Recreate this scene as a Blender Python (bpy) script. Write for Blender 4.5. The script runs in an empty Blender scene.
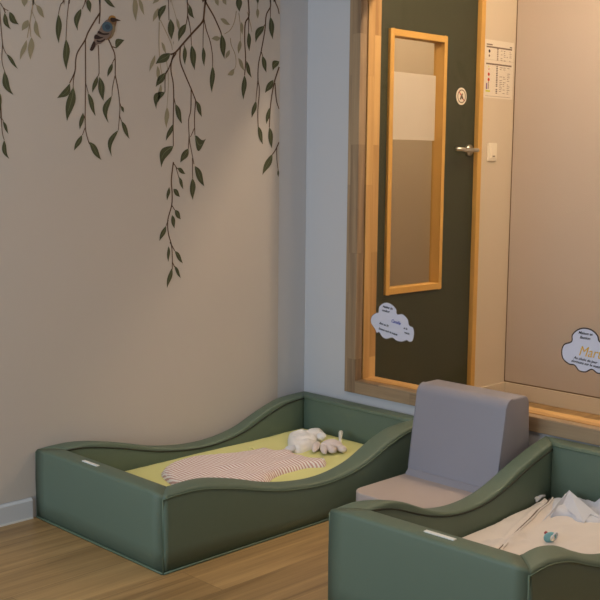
import bpy, bmesh, math, random
from mathutils import Vector, noise
from mathutils.geometry import delaunay_2d_cdt
random.seed(7)
PI = math.pi
SC = bpy.context.scene
COL = SC.collection

# ------------------------------------------------------------ camera
def cam_axes(yaw, pitch, roll):
    cy, sy, cp, sp = math.cos(yaw), math.sin(yaw), math.cos(pitch), math.sin(pitch)
    fwd = Vector((cy*cp, sy*cp, -sp)); right = Vector((sy, -cy, 0)); up = right.cross(fwd)
    c, s = math.cos(roll), math.sin(roll)
    return fwd, c*right + s*up, -s*right + c*up
F_PX = 1052.707
fwd, rgt, up_ = cam_axes(0.78766, 0.128227, 0.009552)
cam_data = bpy.data.cameras.new('camera'); cam = bpy.data.objects.new('camera', cam_data); COL.objects.link(cam)
from mathutils import Matrix
M = Matrix((rgt, up_, -fwd)).transposed().to_4x4(); M.translation = Vector((-3.05921, -3.0435, 1.18312))
cam.matrix_world = M
cam_data.sensor_width = 36; cam_data.lens = F_PX/600*36; cam_data.clip_start = .02
SC.camera = cam
# ------------------------------------------------------------ world, light, exposure
w = bpy.data.worlds.new('world'); SC.world = w; w.use_nodes = True
w.node_tree.nodes['Background'].inputs[0].default_value = (.75, .85, 1, 1)
w.node_tree.nodes['Background'].inputs[1].default_value = .3
SC.view_settings.view_transform = 'Standard'; SC.view_settings.look = 'None'
SC.view_settings.exposure = 0.0; SC.view_settings.gamma = 1; SC.view_settings.use_curve_mapping = False
def area(name, loc, target, sx, sy, power, color, spread=PI):
    l = bpy.data.lights.new(name, 'AREA'); l.shape = 'RECTANGLE'; l.size = sx; l.size_y = sy
    l.energy = power; l.color = color; l.spread = spread
    o = bpy.data.objects.new(name, l); COL.objects.link(o); o.location = loc
    o.rotation_euler = (Vector(target)-Vector(loc)).to_track_quat('-Z', 'Y').to_euler(); return o
def point(name, loc, r, power, color):
    l = bpy.data.lights.new(name, 'POINT'); l.shadow_soft_size = r; l.energy = power; l.color = color
    o = bpy.data.objects.new(name, l); COL.objects.link(o); o.location = loc; return o
WARM = (1, .74, .49)
COOL = (.66, .83, 1)
NEUT = (1, .80, .60)
area('daylight', (-4.5, -1.15, 1.35), (0, -1.15, 1.0), 1.8, 1.7, 56, COOL)
area('ceiling_fill_light', (-1.8, -1.85, 2.55), (-1.8, -1.85, 0), 1.0, 1.0, 16, NEUT)  # unseen warm fill, added to balance bed tops, fronts and mural
point('corridor_lamp', (.5, -1.12, 2.38), .07, 52, WARM)
point('corridor_lamp', (.75, -3.3, 2.3), .10, 24, WARM)
point('far_room_lamp', (.7, .75, 2.2), .12, 16, WARM)

# ------------------------------------------------------------ materials
def lin(r, g, b):
    f = lambda c: (c/255/12.92 if c/255 <= .04045 else ((c/255+.055)/1.055)**2.4)
    return (f(r), f(g), f(b), 1)
def mat(name, col, rough=.6, metal=0, spec=.5, bump=0, bscale=60, var=0, vscale=4, sheen=0, coat=0):
    m = bpy.data.materials.new(name); m.use_nodes = True; nt = m.node_tree; N = nt.nodes; L = nt.links
    b = N['Principled BSDF']; b.inputs['Base Color'].default_value = col; b.inputs['Roughness'].default_value = rough
    b.inputs['Metallic'].default_value = metal; b.inputs['Specular IOR Level'].default_value = spec
    if sheen: b.inputs['Sheen Weight'].default_value = sheen
    tc = N.new('ShaderNodeTexCoord')
    if var:
        n = N.new('ShaderNodeTexNoise'); n.inputs['Scale'].default_value = vscale; n.inputs['Detail'].default_value = 4
        L.new(tc.outputs['Object'], n.inputs['Vector'])
        mx = N.new('ShaderNodeMix'); mx.data_type = 'RGBA'; L.new(n.outputs['Fac'], mx.inputs[0])
        mx.inputs[6].default_value = tuple(c*(1-var) for c in col[:3])+(1,); mx.inputs[7].default_value = tuple(min(1, c*(1+var)) for c in col[:3])+(1,)
        L.new(mx.outputs[2], b.inputs['Base Color'])
    if bump:
        n = N.new('ShaderNodeTexNoise'); n.inputs['Scale'].default_value = bscale; n.inputs['Detail'].default_value = 3
        L.new(tc.outputs['Object'], n.inputs['Vector'])
        bp = N.new('ShaderNodeBump'); bp.inputs['Strength'].default_value = bump; bp.inputs['Distance'].default_value = .002
        L.new(n.outputs['Fac'], bp.inputs['Height']); L.new(bp.outputs[0], b.inputs['Normal'])
    return m
def wood(name, c1, c2, axis, plank=(1.2, .16), rough=.4, gscale=14, joint=.0015, tone=.5, mortar=.35):
    # axis: grain direction; (u along the grain, v across) feed a brick pattern and stretched noise
    m = bpy.data.materials.new(name); m.use_nodes = True; nt = m.node_tree; N = nt.nodes; L = nt.links
    b = N['Principled BSDF']; b.inputs['Roughness'].default_value = rough
    tc = N.new('ShaderNodeTexCoord'); sp = N.new('ShaderNodeSeparateXYZ'); L.new(tc.outputs['Object'], sp.inputs[0])
    ad = N.new('ShaderNodeMath'); ad.operation = 'ADD'
    u, v1, v2 = {'x': (0, 1, 2), 'y': (1, 2, 0), 'z': (2, 0, 1)}[axis]
    L.new(sp.outputs[v1], ad.inputs[0]); L.new(sp.outputs[v2], ad.inputs[1])
    cb = N.new('ShaderNodeCombineXYZ'); L.new(sp.outputs[u], cb.inputs[0]); L.new(ad.outputs[0], cb.inputs[1])
    br = N.new('ShaderNodeTexBrick'); L.new(cb.outputs[0], br.inputs['Vector'])
    br.inputs['Scale'].default_value = 1; br.inputs['Brick Width'].default_value = plank[0]; br.inputs['Row Height'].default_value = plank[1]
    br.inputs['Mortar Size'].default_value = joint; br.offset = .37
    br.inputs['Color1'].default_value = (0, 0, 0, 1); br.inputs['Color2'].default_value = (1, 1, 1, 1); br.inputs['Mortar'].default_value = (.5, .5, .5, 1)
    # stretched grain, shifted per plank
    mp = N.new('ShaderNodeMapping'); mp.inputs['Scale'].default_value = (gscale*.12, gscale*3.2, 1); L.new(cb.outputs[0], mp.inputs['Vector'])
    off = N.new('ShaderNodeVectorMath'); off.operation = 'MULTIPLY_ADD'; L.new(br.outputs['Color'], off.inputs[0]); off.inputs[1].default_value = (3.1, 7.7, 0); L.new(mp.outputs[0], off.inputs[2])
    n = N.new('ShaderNodeTexNoise'); n.inputs['Scale'].default_value = 1; n.inputs['Detail'].default_value = 6; n.inputs['Roughness'].default_value = .62; n.inputs['Distortion'].default_value = .6
    L.new(off.outputs[0], n.inputs['Vector'])
    sm = N.new('ShaderNodeMix'); sm.inputs[0].default_value = tone*.5; L.new(n.outputs['Fac'], sm.inputs[2]); L.new(br.outputs['Color'], sm.inputs[3])
    rp = N.new('ShaderNodeValToRGB'); L.new(sm.outputs[0], rp.inputs[0])
    rp.color_ramp.elements[0].position = .28; rp.color_ramp.elements[0].color = c1; rp.color_ramp.elements[1].position = .68; rp.color_ramp.elements[1].color = c2
    dk = N.new('ShaderNodeMix'); dk.data_type = 'RGBA'; dk.blend_type = 'MULTIPLY'; L.new(br.outputs['Fac'], dk.inputs[0]); L.new(rp.outputs[0], dk.inputs[6]); dk.inputs[7].default_value = (mortar, mortar, mortar, 1)
    L.new(dk.outputs[2], b.inputs['Base Color'])
    bp = N.new('ShaderNodeBump'); bp.inputs['Strength'].default_value = .12; bp.inputs['Distance'].default_value = .001; L.new(n.outputs['Fac'], bp.inputs['Height']); L.new(bp.outputs[0], b.inputs['Normal'])
    return m
def stripes(name, c1, c2, scale, rough=.9):
    m = bpy.data.materials.new(name); m.use_nodes = True; nt = m.node_tree; N = nt.nodes; L = nt.links
    b = N['Principled BSDF']; b.inputs['Roughness'].default_value = rough; b.inputs['Sheen Weight'].default_value = .2
    tc = N.new('ShaderNodeTexCoord'); wv = N.new('ShaderNodeTexWave'); wv.bands_direction = 'X'; wv.inputs['Scale'].default_value = scale
    wv.inputs['Distortion'].default_value = 5.0; wv.inputs['Detail'].default_value = 1; wv.inputs['Detail Scale'].default_value = .25
    L.new(tc.outputs['Object'], wv.inputs['Vector'])
    rp = N.new('ShaderNodeValToRGB'); L.new(wv.outputs['Fac'], rp.inputs[0]); rp.color_ramp.elements[0].position = .35; rp.color_ramp.elements[0].color = c1
    rp.color_ramp.elements[1].position = .6; rp.color_ramp.elements[1].color = c2; L.new(rp.outputs[0], b.inputs['Base Color']); return m
def glass(name):
    m = bpy.data.materials.new(name); m.use_nodes = True; nt = m.node_tree; N = nt.nodes; L = nt.links; N.clear()
    o = N.new('ShaderNodeOutputMaterial'); t = N.new('ShaderNodeBsdfTransparent'); t.inputs[0].default_value = (.97, .98, .975, 1)
    g = N.new('ShaderNodeBsdfGlossy'); g.inputs['Roughness'].default_value = .02
    f = N.new('ShaderNodeFresnel'); ge = N.new('ShaderNodeNewGeometry'); mi = N.new('ShaderNodeMix'); mi.inputs[2].default_value = 1.25; mi.inputs[3].default_value = 1/1.25; L.new(ge.outputs['Backfacing'], mi.inputs[0]); L.new(mi.outputs[0], f.inputs[0]); mx = N.new('ShaderNodeMixShader')
    L.new(f.outputs[0], mx.inputs[0]); L.new(t.outputs[0], mx.inputs[1]); L.new(g.outputs[0], mx.inputs[2]); L.new(mx.outputs[0], o.inputs[0]); return m
MT = dict(
 paper=mat('mural_wallpaper', lin(200, 191, 182), .85, bump=.15, bscale=500, var=.02, vscale=2),
 paint=mat('white_wall_paint', lin(200, 200, 203), .8, bump=.15, bscale=300),
 skirt=mat('skirting_paint', lin(205, 208, 212), .5),
 ceil=mat('ceiling_paint', lin(225, 225, 222), .9),
 cream=mat('corridor_paint', lin(210, 196, 176), .7, bump=.1, bscale=300),
 panel=mat('corridor_panel', lin(190, 176, 164), .6, var=.02, vscale=3),
 joint=mat('dark_joint', lin(110, 88, 62), .8),
 floor=wood('oak_vinyl_floor', lin(120, 92, 56), lin(186, 152, 102), 'x', (1.22, .18), .42, 9, .0012, .35, .6),
 ofz=wood('oak_upright_shaded', lin(122, 98, 74), lin(180, 152, 118), 'z', (.42, .045), .5, 12, .0004, .6, .75),  # same oak as the linings, greyed to paint in the dim cool room side
 ofy=wood('oak_level_shaded', lin(122, 98, 74), lin(180, 152, 118), 'y', (.42, .045), .5, 12, .0004, .6, .75),
 oakz=wood('oak_upright_lit', lin(164, 122, 70), lin(210, 168, 108), 'z', (.42, .045), .5, 12, .0004, .7, .75),  # frame oak made golden, corridor warmth painted into the linings
 oaky=wood('oak_level_lit', lin(164, 122, 70), lin(210, 168, 108), 'y', (.42, .045), .5, 12, .0004, .7, .75),
 pine=mat('golden_door_trim', lin(205, 160, 84), .5, var=.08, vscale=9),
 door=mat('dark_green_door', lin(50, 54, 36), .5, var=.03),
 glass=glass('clear_glass'),
 vinyl=mat('green_vinyl', lin(98, 114, 98), .5, spec=.4, bump=.12, bscale=420),
 vinyl_in=mat('olive_vinyl', lin(98, 108, 74), .45, spec=.4, bump=.12, bscale=420),
 weld=mat('green_piping', lin(92, 110, 90), .5),
 seam=mat('dark_seam', lin(44, 48, 36), .7),
 tag=mat('white_label', lin(228, 228, 222), .5),
 sheet=mat('lime_sheet', lin(222, 221, 152), .9, bump=.3, bscale=60),
 white=mat('white_sheet', lin(216, 206, 198), .9, bump=.3, bscale=60),
 cream_cloth=mat('cream_quilt', lin(224, 215, 209), .9, bump=.35, bscale=45, sheen=.2),
 grey_cloth=mat('pale_grey_muslin', lin(214, 216, 226), .9, bump=.3, bscale=90, sheen=.2),
 pink=mat('pale_pink_plush', lin(222, 208, 204), .95, bump=.6, bscale=260, sheen=.4),
 plush=mat('white_plush', lin(236, 234, 234), .95, bump=.6, bscale=200, sheen=.4),
 stripe=stripes('pink_stripe_jersey', lin(200, 160, 154), lin(244, 236, 233), 24),
 teal=mat('teal_silicone', lin(130, 186, 194), .35), red=mat('red_plastic', lin(170, 50, 60), .4),
 lilac=mat('lilac_grey_vinyl', lin(150, 147, 156), .5, spec=.4, bump=.1, bscale=400),
 taupe=mat('taupe_grey_vinyl', lin(186, 172, 166), .5, spec=.4, bump=.1, bscale=400),
 steel=mat('satin_steel', lin(200, 198, 190), .28, metal=1),
 switch=mat('switch_plastic', lin(236, 226, 208), .4),
 sheetp=mat('white_paper', lin(198, 189, 176), .8), note=mat('notice_paper', lin(226, 216, 202), .8),
 ink=mat('black_ink', lin(40, 36, 44), .8), soft=mat('grey_ink', lin(120, 104, 92), .8), blue=mat('blue_ink', lin(60, 74, 170), .8),
 yellow=mat('yellow_felt_pen', lin(226, 176, 50), .8), redi=mat('red_ink', lin(190, 52, 30), .8), green=mat('green_ink', lin(120, 150, 80), .8),
 lime=mat('lime_ink', lin(205, 205, 60), .8), purple=mat('purple_ink', lin(130, 110, 150), .8),
 cloud=mat('cloud_paper', lin(216, 216, 232), .6), outline=mat('cloud_outline', lin(56, 48, 50), .8), outlight=mat('cloud_outline_light', lin(120, 116, 118), .8),
 stem=mat('vine_stem_brown', lin(96, 70, 50), .9), leaf=mat('leaf_green', lin(80, 82, 56), .9, var=.2, vscale=60), vein=mat('leaf_vein', lin(112, 116, 84), .9),
 fstem=mat('faded_stem', lin(162, 148, 124), .9), fleaf=mat('faded_leaf', lin(150, 142, 116), .9, var=.05, vscale=50),
 bird_rust=mat('bird_rust', lin(124, 94, 66), .9), bird_grey=mat('bird_grey', lin(128, 110, 100), .9), bird_dark=mat('bird_dark', lin(58, 42, 36), .9),
 bird_blue=mat('bird_blue', lin(76, 98, 114), .9), bird_navy=mat('bird_navy', lin(58, 76, 94), .9), bird_gold=mat('bird_gold', lin(168, 124, 64), .9), bird_cream=mat('bird_cream', lin(140, 122, 94), .9),
)
# ------------------------------------------------------------ helpers
def empty(name, loc=(0, 0, 0), rz=0):
    o = bpy.data.objects.new(name, None); COL.objects.link(o); o.location = loc; o.rotation_euler = (0, 0, rz); o.empty_display_size = .1; return o
def tag(o, label=None, cat=None, group=None, kind=None):
    for k, v in (('label', label), ('category', cat), ('group', group), ('kind', kind)):
        if v: o[k] = v
    return o
class MB:
    def __init__(s): s.v = []; s.f = []; s.m = []; s.mats = []; s.sm = []
    def mi(s, m):
        if m not in s.mats: s.mats.append(m)
        return s.mats.index(m)
    def add(s, vs, fs, m, smooth=False):
        b = len(s.v); s.v += [tuple(v) for v in vs]; k = s.mi(m)
        for f in fs: s.f.append([b+i for i in f]); s.m.append(k); s.sm.append(smooth)
    def box(s, x0, x1, y0, y1, z0, z1, m):
        vs = [(x, y, z) for x in (x0, x1) for y in (y0, y1) for z in (z0, z1)]
        s.add(vs, [(0, 1, 3, 2), (4, 6, 7, 5), (0, 4, 5, 1), (2, 3, 7, 6), (0, 2, 6, 4), (1, 5, 7, 3)], m)
    def tube(s, pts, r, m, n=8, cap=True, rs=None):
        pts = [Vector(p) for p in pts]; vs = []; fs = []; prev = None
        for i, p in enumerate(pts):
            t = (pts[min(i+1, len(pts)-1)]-pts[max(i-1, 0)]).normalized()
            a = t.cross(Vector((0, 0, 1))) if abs(t.z) < .95 else t.cross(Vector((0, 1, 0)))
            a.normalize()
            if prev is not None and a.dot(prev) < 0: a = -a
            prev = a; b = t.cross(a); rr = rs[i] if rs else r
            for k in range(n): vs.append(p+a*rr*math.cos(2*PI*k/n)+b*rr*math.sin(2*PI*k/n))
        for i in range(len(pts)-1):
            for k in range(n): fs.append((i*n+k, i*n+(k+1) % n, (i+1)*n+(k+1) % n, (i+1)*n+k))
        if cap: fs.append(tuple(range(n-1, -1, -1))); fs.append(tuple((len(pts)-1)*n+k for k in range(n)))
        s.add(vs, fs, m, True)
    def prism(s, poly, axis, a, b, m):   # polygon in the two other axes, extruded along axis from a to b
        def P(p, t): return {'x': (t, p[0], p[1]), 'y': (p[0], t, p[1]), 'z': (p[0], p[1], t)}[axis]
        n = len(poly); vs = [P(p, a) for p in poly]+[P(p, b) for p in poly]
        fs = [tuple(range(n)), tuple(range(2*n-1, n-1, -1))]+[(i, (i+1) % n, n+(i+1) % n, n+i) for i in range(n)]
        s.add(vs, fs, m)
    def ell(s, c, r, m, nu=16, nv=10, rot=None, bump=0):
        vs = []; fs = []
        for j in range(nv+1):
            th = PI*j/nv
            for i in range(nu):
                ph = 2*PI*i/nu; d = Vector((math.sin(th)*math.cos(ph), math.sin(th)*math.sin(ph), math.cos(th)))
                k = 1+bump*noise.noise(d*2.3+Vector(c)*31)
                q = Vector((d.x*r[0], d.y*r[1], d.z*r[2]))*k
                if rot: q.rotate(rot)
                vs.append(q+Vector(c))
        for j in range(nv):
            for i in range(nu): fs.append((j*nu+i, (j+1)*nu+i, (j+1)*nu+(i+1) % nu, j*nu+(i+1) % nu))
        s.add(vs, fs, m, True)
    def build(s, name, parent=None, bevel=0, loc=None, seg=2, recalc=True):
        me = bpy.data.meshes.new(name); me.from_pydata(s.v, [], s.f)
        for m in s.mats: me.materials.append(MT[m])
        for p, k, sm in zip(me.polygons, s.m, s.sm): p.material_index = k; p.use_smooth = sm
        if recalc:
            bm = bmesh.new(); bm.from_mesh(me); bmesh.ops.remove_doubles(bm, verts=bm.verts, dist=1e-6); bmesh.ops.recalc_face_normals(bm, faces=bm.faces); bm.to_mesh(me); bm.free()
        o = bpy.data.objects.new(name, me); COL.objects.link(o)
        if parent: o.parent = parent
        if loc: o.location = loc
        if bevel:
            md = o.modifiers.new('bevel', 'BEVEL'); md.width = bevel; md.segments = seg; md.limit_method = 'ANGLE'; md.angle_limit = .6
        return o
def struct(o): o['kind'] = 'structure'; return o
def ipoly(pts, x):
    for (a, b), (c, d) in zip(pts, pts[1:]):
        if x <= c: 
            return b+(d-b)*(max(0, (x-a))/(c-a))
    return pts[-1][1]
def smooth_curve(pts, x):   # Catmull-Rom through (x, y) points
    P = [(2*pts[0][0]-pts[1][0], pts[0][1])]+list(pts)+[(2*pts[-1][0]-pts[-2][0], pts[-1][1])]
    x = min(max(x, pts[0][0]), pts[-1][0])
    for i in range(1, len(P)-2):
        if x <= P[i+1][0]:
            h = P[i+1][0]-P[i][0]; t = (x-P[i][0])/h
            m0 = (P[i+1][1]-P[i-1][1])/(P[i+1][0]-P[i-1][0])*h; m1 = (P[i+2][1]-P[i][1])/(P[i+2][0]-P[i][0])*h
            return (2*t**3-3*t*t+1)*P[i][1]+(t**3-2*t*t+t)*m0+(-2*t**3+3*t*t)*P[i+1][1]+(t**3-t*t)*m1
    return pts[-1][1]
def spline2(pts, n=6):
    out = []; P = [pts[0]]+list(pts)+[pts[-1]]
    for i in range(1, len(P)-2):
        for k in range(n):
            t = k/n; q = []
            for d in range(len(pts[0])):
                a, b, c, e = P[i-1][d], P[i][d], P[i+1][d], P[i+2][d]
                q.append(.5*((2*b)+(c-a)*t+(2*a-5*b+4*c-e)*t*t+(3*b-a-3*c+e)*t**3))
            out.append(tuple(q))
    out.append(tuple(pts[-1])); return out
def closed_spline(pts, n=5):
    out = []; L = len(pts)
    for i in range(L):
        a, b, c, e = pts[i-1], pts[i], pts[(i+1) % L], pts[(i+2) % L]
        for k in range(n):
            t = k/n
            out.append(tuple(.5*((2*b[d])+(c[d]-a[d])*t+(2*a[d]-5*b[d]+4*c[d]-e[d])*t*t+(3*b[d]-a[d]-3*c[d]+e[d])*t**3) for d in (0, 1)))
    return out

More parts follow.
